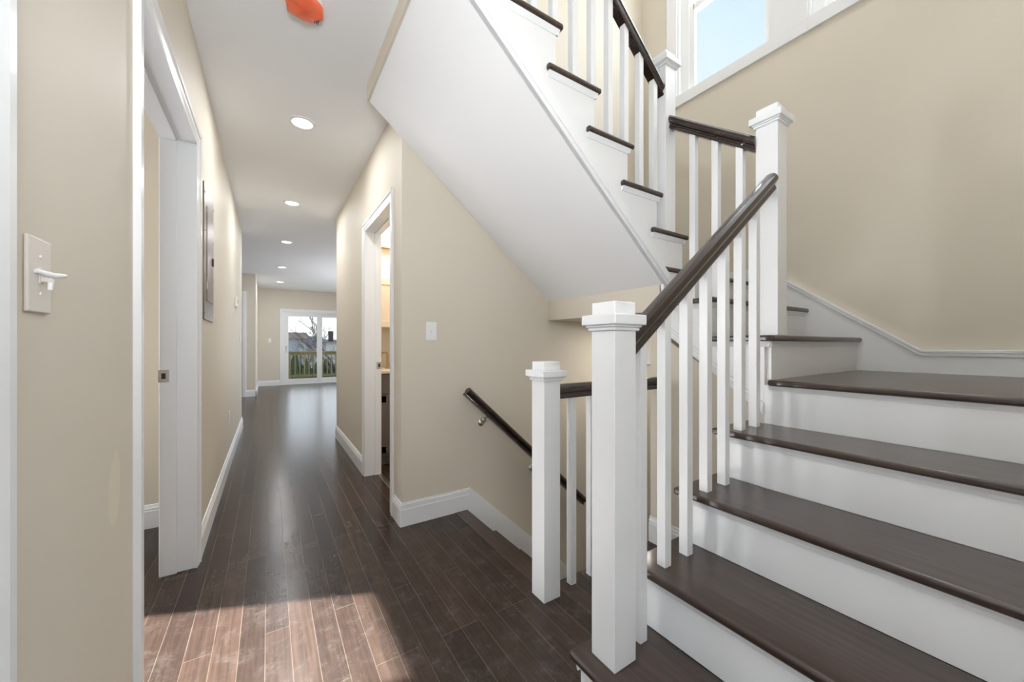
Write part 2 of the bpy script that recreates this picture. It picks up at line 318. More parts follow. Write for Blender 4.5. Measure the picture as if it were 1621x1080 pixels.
# baseboard that bends down the basement stair
SB = 0.93
def stair_skirt(poly_out, poly_cap):
    m = MB().prism(poly_out, 'y', YS-0.0145, YS-0.0005); m.prism(poly_cap, 'y', YS-0.011, YS-0.0005)
    return m
x0, xk, xe = XH, 1.175, 3.0
top = lambda x: 0.145 - SB * max(0, x - xk)
m = MB()
m.prism([(x0-0.0145, 0), (1.140, 0), (1.140+0.0, 0.0), (xe, -SB*(xe-1.140)), (xe, top(xe)-0.040), (xk-0.014, 0.105), (x0-0.0145, 0.105)], 'y', YS-0.0145, YS)
m.prism([(x0-0.011, 0.105), (xk-0.014, 0.105), (xe, top(xe)-0.040), (xe, top(xe)-0.010), (xk-0.004, 0.135), (x0-0.011, 0.135)], 'y', YS-0.0105, YS)
m.prism([(x0-0.005, 0.135), (xk-0.004, 0.135), (xe, top(xe)-0.010), (xe, top(xe)), (xk, 0.145), (x0-0.005, 0.145)], 'y', YS-0.006, YS)
tag(m.build('baseboard_switch_wall', 'white'), 'white baseboard bending down beside the basement stairs', 'baseboard', kind='structure')

# ---- door casings and jambs
def casing_profile(o, i, face, out):
    """casing cross-section from outer edge o to inner edge i, on wall plane face, growing along out"""
    s = 1 if i > o else -1; w_ = abs(i - o)
    return [(face, o), (face + out*0.017, o), (face + out*0.017, o + s*w_*0.22), (face + out*0.012, o + s*w_*0.30), (face + out*0.013, o + s*w_*0.55), (face + out*0.009, o + s*w_*0.8), (face + out*0.008, i), (face, i)]
def doorway(idx, wall0, wall1, face, out, y0, y1, h, cw, label, strike_y, strike_z, stop_side):
    root = thing('trim_%d' % idx, (face, (y0+y1)/2, 0), label, 'door frame', kind='structure')
    m = MB()
    for (o, i) in ((y0-cw, y0+0.004), (y1+cw, y1-0.004)):
        m.prism([(x, y) for x, y in casing_profile(o, i, face, out)], 'z', 0, h + cw)
    hp = casing_profile(h+cw, h-0.004, face, out)
    m.prism([(x, z) for x, z in hp], 'y', y0-cw+0.001, y1+cw-0.001)
    m.build('casing', 'white', root)
    a, b = min(wall0, wall1), max(wall0, wall1)
    j = MB(); j.box(a-0.004, b+0.004, y0-0.018, y0, 0, h); j.box(a-0.004, b+0.004, y1, y1+0.018, 0, h); j.box(a-0.004, b+0.004, y0-0.018, y1+0.018, h, h+0.018)
    j.build('jamb', 'white', root, 0.0015)
    s0, s1 = stop_side
    st = MB(); st.box(s0, s1, y0, y0+0.011, 0, h); st.box(s0, s1, y1-0.011, y1, 0, h); st.box(s0, s1, y0, y1, h-0.011, h)
    st.build('door_stop', 'white', root, 0.002)
    xs = strike_y
    sp = MB().box(xs-0.024, xs+0.018, y1-0.0125, y1-0.0095, strike_z-0.031, strike_z+0.031)
    p = sp.build('strike_plate', 'nickel', root, 0.001)
    tag(p, 'satin nickel strike plate')
    hole = MB().box(xs-0.010, xs+0.006, y1-0.0132, y1-0.0124, strike_z-0.014, strike_z+0.014).build('latch_hole', 'black', p)
    return root
doorway(1, -0.45, XL, XL, 1, DL0, DL1, DLH, 0.068, 'white door frame of the open left doorway', -0.432, 0.985, (-0.45, -0.385))
doorway(2, XH, 0.83, XH, -1, DR0, DR1, DRH, 0.070, 'white door frame of the doorway beside the switch wall', 0.814, 0.957, (0.775, 0.83))
# door by the camera on the left wall
m = MB(); m.prism([(XL, 0.742), (XL+0.010, 0.742), (XL+0.014, 0.79), (XL+0.0175, 0.805), (XL+0.0175, 0.822), (XL+0.009, 0.832), (XL, 0.832)], 'z', 0, 2.23)
m.box(XL, XL+0.014, -0.15, 0.742, 2.165, 2.23)
tag(m.build('trim_3', 'white'), 'white casing at the left edge of the picture', 'door frame', kind='structure')
d = thing('door_1', (XL, 0.3, 0), 'white door leaf beside the near left casing', 'door', kind='structure')
box(XL-0.02, XL+0.004, -0.15, 0.742, 0.005, 2.165).build('door_leaf', 'white', d, 0.002)
# casing glimpsed on the jutting wall end
m = MB(); m.box(-0.485, -0.42, 10.008, 10.03, 0, 2.30); m.box(-1.40, -0.485, 10.008, 10.03, 2.235, 2.30)
tag(m.build('trim_4', 'white', None, 0.004), 'white door casing on the jutting wall end', 'door frame', kind='structure')
d = thing('door_2', (-0.9, 10.02, 0), 'white door beyond the end of the left hall wall', 'door', kind='structure')
box(-1.33, -0.486, 10.016, 10.03, 0.005, 2.235).build('door_leaf', 'white', d)
# threshold strip at the right doorway
tag(box(0.80, 0.835, DR0, DR1, 0.0, 0.006).build('trim_5', 'nickel', None, 0.002), 'thin metal threshold strip in the right doorway', 'threshold', kind='structure')

# ---- stairwell windows
def window(idx, oy, uy, z0, z1, label):
    root = thing('window_%d' % idx, (XW, (oy[0]+oy[1])/2, z0), label, 'window', kind='structure')
    Z0, Z1 = 3.316, 4.80
    m = MB()                                                   # casing on the wall and the jamb lining
    a, b = (oy[0]-0.22, oy[1]+0.10) if idx == 1 else (oy[0]-0.10, oy[1])
    if idx == 1: m.box(XW-0.018, XW, oy[0]-0.22, oy[0], Z0, Z1); m.box(XW-0.018, XW, oy[1], oy[1]+0.10, Z0-0.092, Z1+0.09)
    else: m.box(XW-0.018, XW, oy[0]-0.10, oy[0], Z0-0.092, Z1+0.09)
    m.box(XW-0.018, XW, a, b, Z1, Z1+0.09)
    m.build('casing', 'white', root, 0.003)
    m = MB().box(XW-0.020, XW, a, b, Z0-0.092, Z0).build('sill_trim', 'white', root, 0.003)
    j = MB(); j.box(XW, 3.145, oy[0]-0.001, oy[0]+0.012, Z0, Z1); j.box(XW, 3.145, oy[1]-0.012, oy[1]+0.001, Z0, Z1); j.box(XW, 3.145, oy[0], oy[1], Z0-0.001, Z0+0.012); j.box(XW, 3.145, oy[0], oy[1], Z1-0.012, Z1+0.001)
    j.build('jamb', 'vinyl', root)
    fr = MB()
    fr.box(3.06, 3.14, uy[1]+0.03, oy[1]-0.012, Z0+0.012, Z1-0.012); fr.box(3.06, 3.14, oy[0]+0.012, uy[0]-0.03, Z0+0.012, Z1-0.012)
    fr.build('frame', 'vinyl', root, 0.003)
    mid = 4.05
    lo = MB(); g0, g1 = uy
    lo.box(3.075, 3.105, g1-0.012, g1+0.032, Z0+0.012, mid+0.03); lo.box(3.075, 3.105, g0-0.032, g0+0.012, Z0+0.012, mid+0.03)
    lo.box(3.075, 3.105, g0, g1, Z0+0.012, 3.345); lo.box(3.075, 3.105, g0, g1, mid-0.02, mid+0.03)
    lo.build('lower_sash', 'vinyl', root, 0.003)
    up = MB(); up.box(3.108, 3.135, g1-0.012, g1+0.032, mid-0.02, Z1-0.012); up.box(3.108, 3.135, g0-0.032, g0+0.012, mid-0.02, Z1-0.012)
    up.box(3.108, 3.135, g0, g1, mid-0.02, mid+0.03); up.box(3.108, 3.135, g0, g1, Z1-0.06, Z1-0.012)
    up.build('upper_sash', 'vinyl', root, 0.003)
    gl = MB().box(3.089, 3.092, g0+0.005, g1-0.005, 3.34, mid); gl.box(3.120, 3.123, g0+0.005, g1-0.005, mid+0.01, Z1-0.05)
    gl.build('glass', 'glass', root)
    lk = MB().box(3.062, 3.078, (g0+g1)/2-0.03, (g0+g1)/2+0.03, mid+0.03, mid+0.045).build('sash_lock', 'vinyl', root, 0.003)
    return root
window(1, O1, (1.30, 1.872), 3.34, 4.78, 'high white double hung stairwell window showing blue sky')
window(2, O2, (0.39, 0.925), 3.34, 4.78, 'high stairwell window cut off by the top edge of the picture')

# ---- sliding glass door at the far end
sd = thing('door_3', (1.24, YB, 0), 'white sliding glass door onto the deck', 'glass door', kind='structure')
m = MB(); m.box(0.252, 0.335, YB-0.02, YB, 0, 2.065); m.box(2.155, 2.24, YB-0.02, YB, 0, 2.065); m.box(0.252, 2.24, YB-0.02, YB, 2.065, 2.15)
m.build('casing', 'white', sd, 0.004)
m = MB(); m.box(0.335, 0.375, YB-0.005, YB+0.12, 0, 2.065); m.box(2.12, 2.155, YB-0.005, YB+0.12, 0, 2.065); m.box(0.375, 2.12, YB-0.005, YB+0.12, 2.03, 2.065); m.box(0.375, 2.12, YB-0.005, YB+0.12, 0, 0.03)
m.build('frame', 'vinyl', sd, 0.003)
def panel(x0, x1, g0, g1, y, name):
    p = MB(); p.box(x0, g0, y, y+0.04, 0.03, 2.03); p.box(g1, x1, y, y+0.04, 0.03, 2.03); p.box(g0, g1, y, y+0.04, 0.03, 0.165); p.box(g0, g1, y, y+0.04, 1.945, 2.03)
    o = p.build(name, 'vinyl', sd, 0.004)
    MB().box(g0-0.004, g1+0.004, y+0.018, y+0.022, 0.16, 1.95).build('glass', 'glass', o)
    return o
p1 = panel(0.376, 1.29, 0.465, 1.185, YB+0.01, 'sliding_panel')
MB().box(0.40, 0.428, YB-0.012, YB+0.012, 0.92, 1.10).build('handle', 'nickel', p1, 0.006)
panel(1.25, 2.118, 1.325, 2.03, YB+0.058, 'fixed_panel')

# ------------------------------------------------------------------ stairs
def tread_mesh(poly, z, parent, mat='tread', name='tread'):
    return MB().prism(poly, 'z', z-TH, z).build(name, mat, parent, 0.0105, 4)
fl = thing('stair_flight', (N1, YE, 0), 'lower flight of dark treads and white risers in the right foreground', 'stairs')
Y0 = YF
for k in range(1, 5):
    x = N1 + (k-1)*G1; z = R_*k
    poly = [(x, Y0), (x+G1+0.03, Y0), (x+G1+0.03, YE-OV-0.001), (x+G1+0.075, YE-OV-0.001), (x+G1+0.075, YE), (x, YE)]
    t = tread_mesh(poly, z, fl)
    c = MB().prism([(x+OV-0.017, z-TH), (x+OV, z-TH), (x+OV, z-TH-0.025), (x+OV-0.004, z-TH-0.025), (x+OV-0.008, z-TH-0.014)], 'y', Y0, YE-OV+0.012)
    c.prism([(YE-OV+0.017, z-TH), (YE-OV, z-TH), (YE-OV, z-TH-0.025), (YE-OV+0.004, z-TH-0.025), (YE-OV+0.008, z-TH-0.014)], 'x', x+OV-0.012, x+G1+0.065)
    c.build('cove_moulding', 'white', t)
    box(x+OV, x+OV+0.018, Y0, YE-OV-0.019, z-R_, z-TH).build('riser', 'white', fl)
# string on the open side of the lower flight
m = MB()
poly = [(N1+OV, 0)]
for k in range(1, 5):
    x = N1+OV+(k-1)*G1; poly += [(x, R_*k-TH), (x+G1, R_*k-TH)]
poly += [(XS, 0)]
MB().prism(poly, 'y', YE-OV-0.02, YE-OV).build('stringer', 'white', fl)
# landing of the lower flight (fifth riser) and its skirt
z5 = R_*5; Y6 = 0.752
x5 = N1 + 4*G1
t = MB().prism([(x5, Y0), (XW-0.02, Y0), (XW-0.02, Y6+OV), (x5, Y6+OV)], 'z', z5-TH, z5).build('landing', 'tread', fl, 0.0105, 4)
MB().prism([(x5+OV-0.017, z5-TH), (x5+OV, z5-TH), (x5+OV, z5-TH-0.020), (x5+OV-0.004, z5-TH-0.020), (x5+OV-0.008, z5-TH-0.012)], 'y', Y0, Y6+OV).build('cove_moulding', 'white', t)
box(x5+OV, x5+OV+0.018, Y0, Y6+OV+0.02, z5-R_, z5-TH).build('riser', 'white', fl)

# middle flight along the window wall
mf = thing('stair_flight', (x5, Y6, z5), 'short middle flight turning up beside the window wall', 'stairs')
for k, y in ((6, Y6), (7, Y6+G1)):
    z = R_*k
    poly = [(x5, y), (XW-0.02, y), (XW-0.02, y+G1+0.03), (XS, y+G1+0.03), (XS, y+G1+0.075), (x5, y+G1+0.075)]
    t = tread_mesh(poly, z, mf, 'tread_x')
    yy = y+OV
    c = MB().prism([(yy-0.017, z-TH), (yy, z-TH), (yy, z-TH-0.025), (yy-0.004, z-TH-0.025), (yy-0.008, z-TH-0.014)], 'x', x5+OV-0.012, XW-0.02)
    c.prism([(XS-0.017, z-TH), (XS, z-TH), (XS, z-TH-0.025), (XS-0.004, z-TH-0.025), (XS-0.008, z-TH-0.014)], 'y', yy-0.012, y+G1+0.065)
    c.build('cove_moulding', 'white', t)
    box(XS+0.019, XW-0.02, yy, yy+0.018, z-R_, z-TH).build('riser', 'white', mf)
# third step of the middle flight = upper landing
z8 = R_*8; y8 = Y6+2*G1
t = MB().prism([(x5, y8), (XW-0.02, y8), (XW-0.02, YS), (XS+0.02, YS), (XS+0.02, y8+0.06), (x5, y8+0.06)], 'z', z8-TH, z8).build('landing', 'tread_x', mf, 0.0105, 4)
MB().prism([(y8+OV-0.017, z8-TH), (y8+OV, z8-TH), (y8+OV, z8-TH-0.020), (y8+OV-0.004, z8-TH-0.020), (y8+OV-0.008, z8-TH-0.012)], 'x', x5+OV-0.012, XW-0.02).build('cove_moulding', 'white', t)
box(XS+0.019, XW-0.02, y8+OV, y8+OV+0.018, z8-R_, z8-TH).build('riser', 'white', mf)
# white string of the middle flight with its moulding
sl = 0.762; zb = lambda y: 1.165 + sl*(y-1.24)
yA, yB_ = Y6+OV+0.02, 1.335
poly = [(yA, max(zb(yA), 0.80)), (yB_, zb(yB_)), (yB_, z8-TH), (y8+OV, z8-TH), (y8+OV, R_*7-TH), (Y6+G1+OV, R_*7-TH), (Y6+G1+OV, R_*6-TH), (yA, R_*6-TH)]
MB().prism(poly, 'x', XS, XS+0.02).build('stringer', 'white', mf)
band = lambda d0, d1: [(yA, zb(yA)+d0), (yB_, zb(yB_)+d0), (yB_, zb(yB_)+d1), (yA, zb(yA)+d1)]
m = MB().prism(band(-0.004, 0.050), 'x', XS-0.009, XS); m.prism(band(0.006, 0.036), 'x', XS-0.015, XS-0.009)
m.build('string_moulding', 'white', mf, 0.003)
# skirt board on the window wall for landing and middle flight
zt = lambda y: 1.108 + 0.745*(y-0.506)
m = MB(); X1_, X2_ = XW-0.020, XW
m.prism([(Y0, z5-0.03), (YS, z5-0.03), (YS, zt(1.30)), (1.30, zt(1.30)-0.0), (0.506, 1.108), (Y0, 1.108)], 'x', X1_, X2_)
m.build('skirt_board', 'white', mf)
m = MB(); m.prism([(Y0, 1.108-0.030), (0.512, 1.108-0.030), (1.30, zt(1.30)-0.036), (1.30, zt(1.30)), (0.506, 1.108), (Y0, 1.108)], 'x', X1_-0.010, X1_)
m.prism([(Y0, 1.108-0.012), (0.508, 1.108-0.012), (1.30, zt(1.30)-0.014), (1.30, zt(1.30)+0.004), (0.506, 1.112), (Y0, 1.112)], 'x', X1_-0.015, X1_-0.010)
m.build('skirt_moulding', 'white', mf, 0.003)
# tan wall under the middle flight, and the boxed-in landing whose underside shows
w = MB(); w.prism([(YE-OV, 0), (1.40, 0), (1.40, zb(1.335)+0.0), (yA, zb(yA)+0.02), (yA, 0.75), (YE-OV, 0.75)], 'x', XS+0.002, XS+0.10)
struct(w, 'wall_under_stairs', 'tan', label='tan wall under the middle flight', cat='wall')
w = MB(); w.box(XS, XW-0.02, 1.330, YS, 1.332, z8-TH)
struct(w, 'wall_landing_drop', 'tan', label='tan boxed drop under the upper landing', cat='wall')

# upper flight
Y3 = 1.270; YS3 = Y3+OV
zs = lambda x: 1.474 + 0.8235*(1.872 - x)        # soffit line
uf = thing('stair_flight', (2.05, Y3, z8), 'upper flight rising overhead to the left with a white sloping underside', 'stairs')
NT = lambda k: 2.048 - (k-9)*G3
for k in range(9, 16):
    x = NT(k); z = R_*k
    if k < 15:
        poly = [(x, Y3), (x, YS), (x-G3-0.03, YS), (x-G3-0.03, YS3), (x-G3-0.085, YS3), (x-G3-0.085, Y3)]
        t = tread_mesh(poly, z, uf)
        xx = x-OV
        c = MB().prism([(YS3-0.017, z-TH), (YS3, z-TH), (YS3, z-TH-0.022), (YS3-0.005, z-TH-0.022), (YS3-0.009, z-TH-0.013)], 'x', x-G3-0.075, xx+0.012)
        c.prism([(xx+0.017, z-TH), (xx, z-TH), (xx, z-TH-0.022), (xx+0.005, z-TH-0.022), (xx+0.009, z-TH-0.013)], 'y', YS3-0.012, YS)
        c.build('cove_moulding', 'white', t)
    box(x-OV-0.018, x-OV, YS3+0.019, YS, z-R_, z-(TH if k < 15 else 0)).build('riser', 'white', uf)
xt = 0.505
poly = [(XS, zs(XS)), (NT(9)-OV, zs(XS)), (NT(9)-OV, R_*9-TH)]
for k in range(9, 15):
    poly += [(NT(k+1)-OV, R_*k-TH), (NT(k+1)-OV, R_*(k+1)-TH)]
poly += [(xt, R_*15-TH), (xt, zs(xt))]
MB().prism(poly, 'y', YS3, YS3+0.02).build('stringer', 'white', uf)
def slope_band(d0, d1): return [(xt, zs(xt)+d0), (XS+0.01, zs(XS+0.01)+d0), (XS+0.01, zs(XS+0.01)+d1), (xt, zs(xt)+d1)]
m = MB().prism(slope_band(-0.004, 0.098), 'y', YS3-0.010, YS3); m.prism(slope_band(0.016, 0.066), 'y', YS3-0.019, YS3-0.010)
m.build('string_moulding', 'white', uf, 0.004)
m = MB().prism([(xt, zs(xt)), (XS+0.002, zs(XS+0.002)), (XS+0.002, zs(XS+0.002)+0.03), (xt, zs(xt)+0.03)], 'y', YS3-0.002, YS)
m.build('soffit', 'ceil', uf)
# fascia where the sloping underside meets the hall ceiling
struct(box(xt-0.012, xt, YF, YS, zs(xt)-0.002, ZC+0.0), 'trim_6', 'tan', label='thin tan edge between hall ceiling and sloping stair underside', cat='edge')
# dark nosing board at the head of the basement stairs and the treads going down
bf = thing('stair_flight', (1.145, 1.87, 0), 'basement stairs going down behind the shorter newel', 'stairs')
for k in range(0, 9):
    x = 1.145 + k*0.212; z = -R_*k
    if k: box(x-0.212, x+0.022, 1.402, YS-0.016, z-TH, z).build('tread', 'tread', bf, 0.008, 3)
    box(x-0.003, x+0.015, 1.402, YS-0.016, z-R_, z-TH).build('riser', 'white', bf)
MB().box(1.055, 1.148, 1.402, YS-0.015, 0.0, 0.003).build('nosing_board', 'tread', bf, 0.001)

# ------------------------------------------------------------------ newel posts
def newel(x, y, z, h, label):
    root = thing('newel_post', (x+0.046, y+0.046, z), label, 'newel post', 'square white newel posts')
    w_ = 0.0922; cx, cy = x+w_/2, y+w_/2
    box(x, x+w_, y, y+w_, z, z+h).build('post', 'white', root, 0.0025)
    c = MB()
    for hw, a, b in ((0.054, 0, 0.010), (0.059, 0.010, 0.017), (0.068, 0.017, 0.047), (0.0455, 0.047, 0.085)):
        c.box(cx-hw, cx+hw, cy-hw, cy+hw, z+h+a, z+h+b)
    c.build('cap', 'white', root, 0.006, 3)
    return root
newel(0.829, 0.741, R_, 0.984, 'tall white newel post on the bottom step nearest the camera')
newel(1.0145, 1.3076, 0, 0.978, 'shorter white newel post standing on the floor beside the basement stairs')
newel(1.915, 0.766, R_*6, 0.965, 'white newel post at the turn of the stairs below the window wall')
newel(1.868, 1.300, z8, 1.140, 'white newel post highest up, in front of the window casing')

# ------------------------------------------------------------------ railings
HP = [(0.022, 0), (0.0235, 0.006), (0.0205, 0.011), (0.0175, 0.017), (0.0185, 0.022), (0.0265, 0.027), (0.0305, 0.035), (0.0300, 0.043), (0.0255, 0.052), (0.0150, 0.0600), (0.0, 0.0625)]
PROF = HP + [(-u, v) for u, v in HP[-2::-1]]
def sweep_rail(A, B, vs, name, mat, parent):
    A, B = Vector(A), Vector(B); d = (B - A); d.z = 0; d.normalize(); lat = Vector((-d.y, d.x, 0))
    return MB().loft([[P + lat*u + Vector((0, 0, v*vs)) for u, v in PROF] for P in (A, B)]).build(name, mat, parent, smooth=26)
BW = 0.033
def baluster(x, y, z0, z1, parent, first=[None]):
    return box(x, x+BW, y, y+BW, z0, z1).build('baluster', 'white', parent, 0.0018)
# lower flight railing
r1 = thing('stair_railing', (1.4, 0.79, R_*2), 'lower stair railing with a dark sloping handrail in the foreground', 'railing')
rb = lambda x: 1.128 + 0.757*(x-0.975)
sweep_rail((0.9205, 0.787, rb(0.9205)), (1.917, 0.795, rb(1.917)), 1.27, 'handrail', 'rail', r1)
for i in range(7):
    x = 0.980 + 0.1277*i; k = int((x + 0.01 - N1)//G1) + 1
    baluster(x, 0.771+0.0012*i, R_*k-0.001, rb(x+0.03)+0.004, r1)
# short railing between third and fourth newel
r2 = thing('stair_railing', (1.93, 1.1, R_*7), 'short stair railing between the two white newels below the window', 'railing')
rb2 = lambda y: 2.040 + 0.735*(y-0.858)
sweep_rail((1.928, 0.857, rb2(0.857)), (1.922, 1.301, rb2(1.301)), 1.27, 'handrail', 'rail_y', r2)
for y in (1.152, 1.031, 0.912):
    k = 6 if y < Y6+G1-0.02 else 7
    baluster(1.908, y, R_*k-0.001, rb2(y+0.03)+0.004, r2)
# upper flight railing
r3 = thing('stair_railing', (1.4, 1.335, R_*11), 'upper stair railing climbing out of the top of the picture', 'railing')
rb3 = lambda x: 2.545 + 0.8235*(1.870-x)
sweep_rail((1.869, 1.335, rb3(1.869)), (0.60, 1.335, rb3(0.60)), 1.33, 'handrail', 'rail', r3)
for i in range(10):
    x = 1.788 - 0.1195*i
    k = 9 + int((NT(9) - (x+0.02))//G3)
    baluster(x, 1.319, R_*k-0.001, rb3(x)+0.004, r3)
# guard beside the basement stairs
r4 = thing('guard_railing', (1.45, 1.354, 0), 'level guard railing running behind the tall newel beside the basement stairs', 'railing')
sweep_rail((1.1065, 1.354, 0.890), (XS+0.002, 1.354, 0.890), 1.06, 'handrail', 'rail', r4)
for i in range(5): baluster(1.199+0.127*i, 1.338, 0.0, 0.893, r4)

# wall handrail down to the basement
wr = thing('wall_handrail', (1.1, 2.29, 0.82), 'dark handrail on brackets descending along the switch wall', 'handrail')
sl_r = 0.915
zr = lambda x: 0.800 - sl_r*(x-1.10)
A, B = Vector((1.098, 2.288, zr(1.098))), Vector((2.165, 2.288, zr(2.165)))
dv = (B-A).normalized(); up = Vector((-dv.z, 0, dv.x)) if dv.x > 0 else Vector((0, 0, 1)); up = Vector((0, 1, 0)).cross(dv) * -1
if up.z < 0: up = -up
MB().loft([[P + Vector((0, u, 0)) + up*v*1.0 for u, v in PROF] for P in (A, B)]).build('rail', 'rail', wr, smooth=26)
for bx in (1.262, 1.70, 2.09):
    q = thing_bracket = None
    zc = zr(bx)
    b = MB().lathe([(0.0, -0.001), (0.024, -0.001), (0.026, -0.006), (0.020, -0.012), (0.010, -0.016), (0.0, -0.016)], (bx, YS, zc-0.062), 'y', 20)
    b.tube([(bx, YS-0.008, zc-0.062), (bx, YS-0.035, zc-0.064), (bx, 2.298, zc-0.046), (bx, 2.290, zc-0.018)], [0.008, 0.008, 0.007, 0.007], 10)
    b.box(bx-0.03, bx+0.03, 2.279, 2.297, zc-0.022, zc-0.016)
    b.build('bracket', 'nickel', wr, smooth=40)

# ------------------------------------------------------------------ small fittings
def switch(axis, pos, mat, label, toggle_up=False):
    """toggle switch plate. axis: 'x' plate on a wall facing +X, 'y' on a wall facing -Y"""
    x, y, z = pos
    root = thing('light_switch', pos, label, 'light switch')
    hw, hh = 0.0365, 0.060
    def bx(u0, u1, d0, d1, w0, w1):
        return box(x+d0, x+d1, y+u0, y+u1, z+w0, z+w1) if axis == 'x' else box(x+u0, x+u1, y-d1, y-d0, z+w0, z+w1)
    bx(-hw, hw, 0, 0.006, -hh, hh).build('plate', mat, root, 0.004, 3)
    bx(-0.006, 0.006, 0.004, 0.008, -0.013, 0.013).build('toggle_surround', mat, root, 0.001)
    t = bx(-0.0045, 0.0045, 0.005, 0.020, (-0.001 if toggle_up else -0.010), (0.010 if toggle_up else 0.001)).build('toggle', mat, root, 0.0015)
    for s in (-1, 1):
        MB().lathe([(0.0, 0.0055), (0.0036, 0.0055), (0.003, 0.0075), (0.0, 0.008)], (x, y, z+s*0.030), 'x', 12).build('screw', mat, root, smooth=40) if axis == 'x' else \
        MB().lathe([(0.0, -0.0055), (0.0036, -0.0055), (0.003, -0.0075), (0.0, -0.008)], (x, y, z+s*0.030), 'y', 12).build('screw', mat, root, smooth=40)
    return root
s1 = switch('x', (XL, 0.921, 1.251), 'plate', 'light switch with a broken sideways toggle on the near left wall')
# its toggle is covered by a white lever lying across
m = MB(); m.tube([(XL+0.008, 0.900, 1.256), (XL+0.020, 0.919, 1.252), (XL+0.026, 0.944, 1.256)], [0.0035, 0.005, 0.003], 10)
m.tube([(XL+0.018, 0.921, 1.252), (XL+0.016, 0.921, 1.229)], [0.004, 0.003], 10)
m.build('toggle_guard', 'vinyl', s1, smooth=50)
switch('y', (0.893, YS, 1.229), 'vinyl', 'white light switch on the tan wall above the basement stairs')
switch('y', (0.015, YB, 1.255), 'vinyl', 'small white switch on the far wall left of the glass door')
switch('x', (XL, 5.96, 1.245), 'vinyl', 'light switch seen edge on near the far end of the left wall')
th = thing('thermostat', (XL, 5.18, 1.605), 'small beige thermostat on the left wall beyond the metal panel', 'thermostat')
box(XL, XL+0.024, 5.12, 5.24, 1.555, 1.665).build('housing', 'vinyl', th, 0.006, 3)
box(XL+0.022, XL+0.026, 5.145, 5.215, 1.60, 1.645).build('display', principled('thermostat_display', srgb(190, 190, 180), 0.2), th, 0.002)
ou = thing('wall_outlet', (XL, 4.38, 0.46), 'white wall outlet low on the left wall above the baseboard', 'outlet')
box(XL, XL+0.006, 4.343, 4.417, 0.40, 0.52).build('plate', 'vinyl', ou, 0.003)
for dz in (-0.021, 0.021): box(XL+0.005, XL+0.0085, 4.364, 4.396, 0.46+dz-0.014, 0.46+dz+0.014).build('socket', 'vinyl', ou, 0.002)
# electrical panel
ep = thing('electrical_panel', (XL, 2.96, 1.68), 'grey metal electrical panel set in the left hall wall', 'electrical panel')
box(XL, XL+0.007, 2.745, 3.165, 1.285, 2.075).build('cover', 'steel', ep, 0.004)
dr = box(XL+0.007, XL+0.011, 2.835, 3.10, 1.40, 1.96).build('door', 'steel', ep, 0.002)
box(XL+0.011, XL+0.018, 3.055, 3.085, 1.64, 1.69).build('latch', 'black', dr, 0.003)
for zz in (1.47, 1.88): box(XL+0.007, XL+0.014, 2.828, 2.838, zz, zz+0.04).build('hinge', 'steel', ep, 0.001)
for zz in (1.33, 1.55, 1.80, 2.02):
    for yy in (2.77, 3.14): MB().lathe([(0.0, 0.006), (0.007, 0.006), (0.006, 0.010), (0.0, 0.0105)], (XL, yy, zz), 'x', 12).build('screw', 'nickel', ep, smooth=40)

# recessed lights
WH = ['nearest to the camera', 'second from the camera', 'third from the camera', 'fourth from the camera', 'farthest from the camera']
for i, (x, y) in enumerate(((0.196, 3.005), (0.212, 4.77), (0.222, 6.62), (0.219, 8.83), (0.232, 10.94))):
    rl = thing('recessed_light', (x, y, ZC), 'round lit recessed ceiling light %s in the hall' % WH[i], 'ceiling light', 'recessed hall lights')
    MB().lathe([(0.062, 0.0), (0.086, 0.0), (0.084, -0.005), (0.066, -0.008), (0.062, -0.004)], (x, y, ZC), 'z', 36, True).build('trim_ring', 'vinyl', rl, smooth=40)
    MB().lathe([(0.0, -0.0035), (0.064, -0.0035), (0.064, -0.001), (0.0, -0.001)], (x, y, ZC), 'z', 36).build('lens', 'lens', rl)
    a = area('recessed_lamp', (x, y, ZC-0.012), (0, 0, -1), 0.12, 0.12, 9.5, (0.97, 0.985, 1.0), 'DISK')
# added fill lamp above the stairwell, then the basement stair lamp, out of the picture
area('upper_stair_fill', (1.9, 0.9, ZT-0.03), (0, 0, -1), 0.5, 0.5, 20, (1.0, 0.99, 0.97), 'DISK')
area('basement_lamp', (2.5, 1.85, 1.32), (0, 0, -1), 0.2, 0.2, 6, (1.0, 0.93, 0.83), 'DISK')
area('washroom_lamp', (1.2, 3.4, ZC-0.03), (0, 0, -1), 0.3, 0.3, 24, (1.0, 0.9, 0.78), 'DISK')
# smoke detector in an orange dust cover
sm = thing('smoke_detector', (0.135, 1.955, ZC), 'smoke detector on the ceiling in a crinkled orange dust cover', 'smoke detector')
MB().lathe([(0.0, 0), (0.072, 0), (0.072, -0.010), (0.066, -0.016), (0.0, -0.016)], (0.135, 1.935, ZC), 'z', 32).build('base', 'vinyl', sm, smooth=40)
rings = []; n = 40
for (r, h) in ((0.072, -0.012), (0.076, -0.020), (0.072, -0.040), (0.050, -0.048), (0.012, -0.050)):
    ring = []
    for k in range(n):
        a = 2*math.pi*k/n; rr = r*(1 + 0.055*math.sin(3*a+0.6) + 0.03*math.sin(7*a+h*90) + 0.015*math.sin(13*a))
        ring.append((0.135+rr*math.cos(a), 1.935+rr*math.sin(a), ZC+h+0.003*math.sin(5*a+h*200)))
    rings.append(ring)
dc = MB().loft(rings).build('dust_cover', 'orange', sm, smooth=50); tag(dc, 'crinkled orange plastic dust cover')
for i in range(3): MB().box(0.178+0.007*i, 0.1805+0.007*i, 1.956, 1.982, ZC-0.0475, ZC-0.0445).build('vent_slot', 'black', dc)

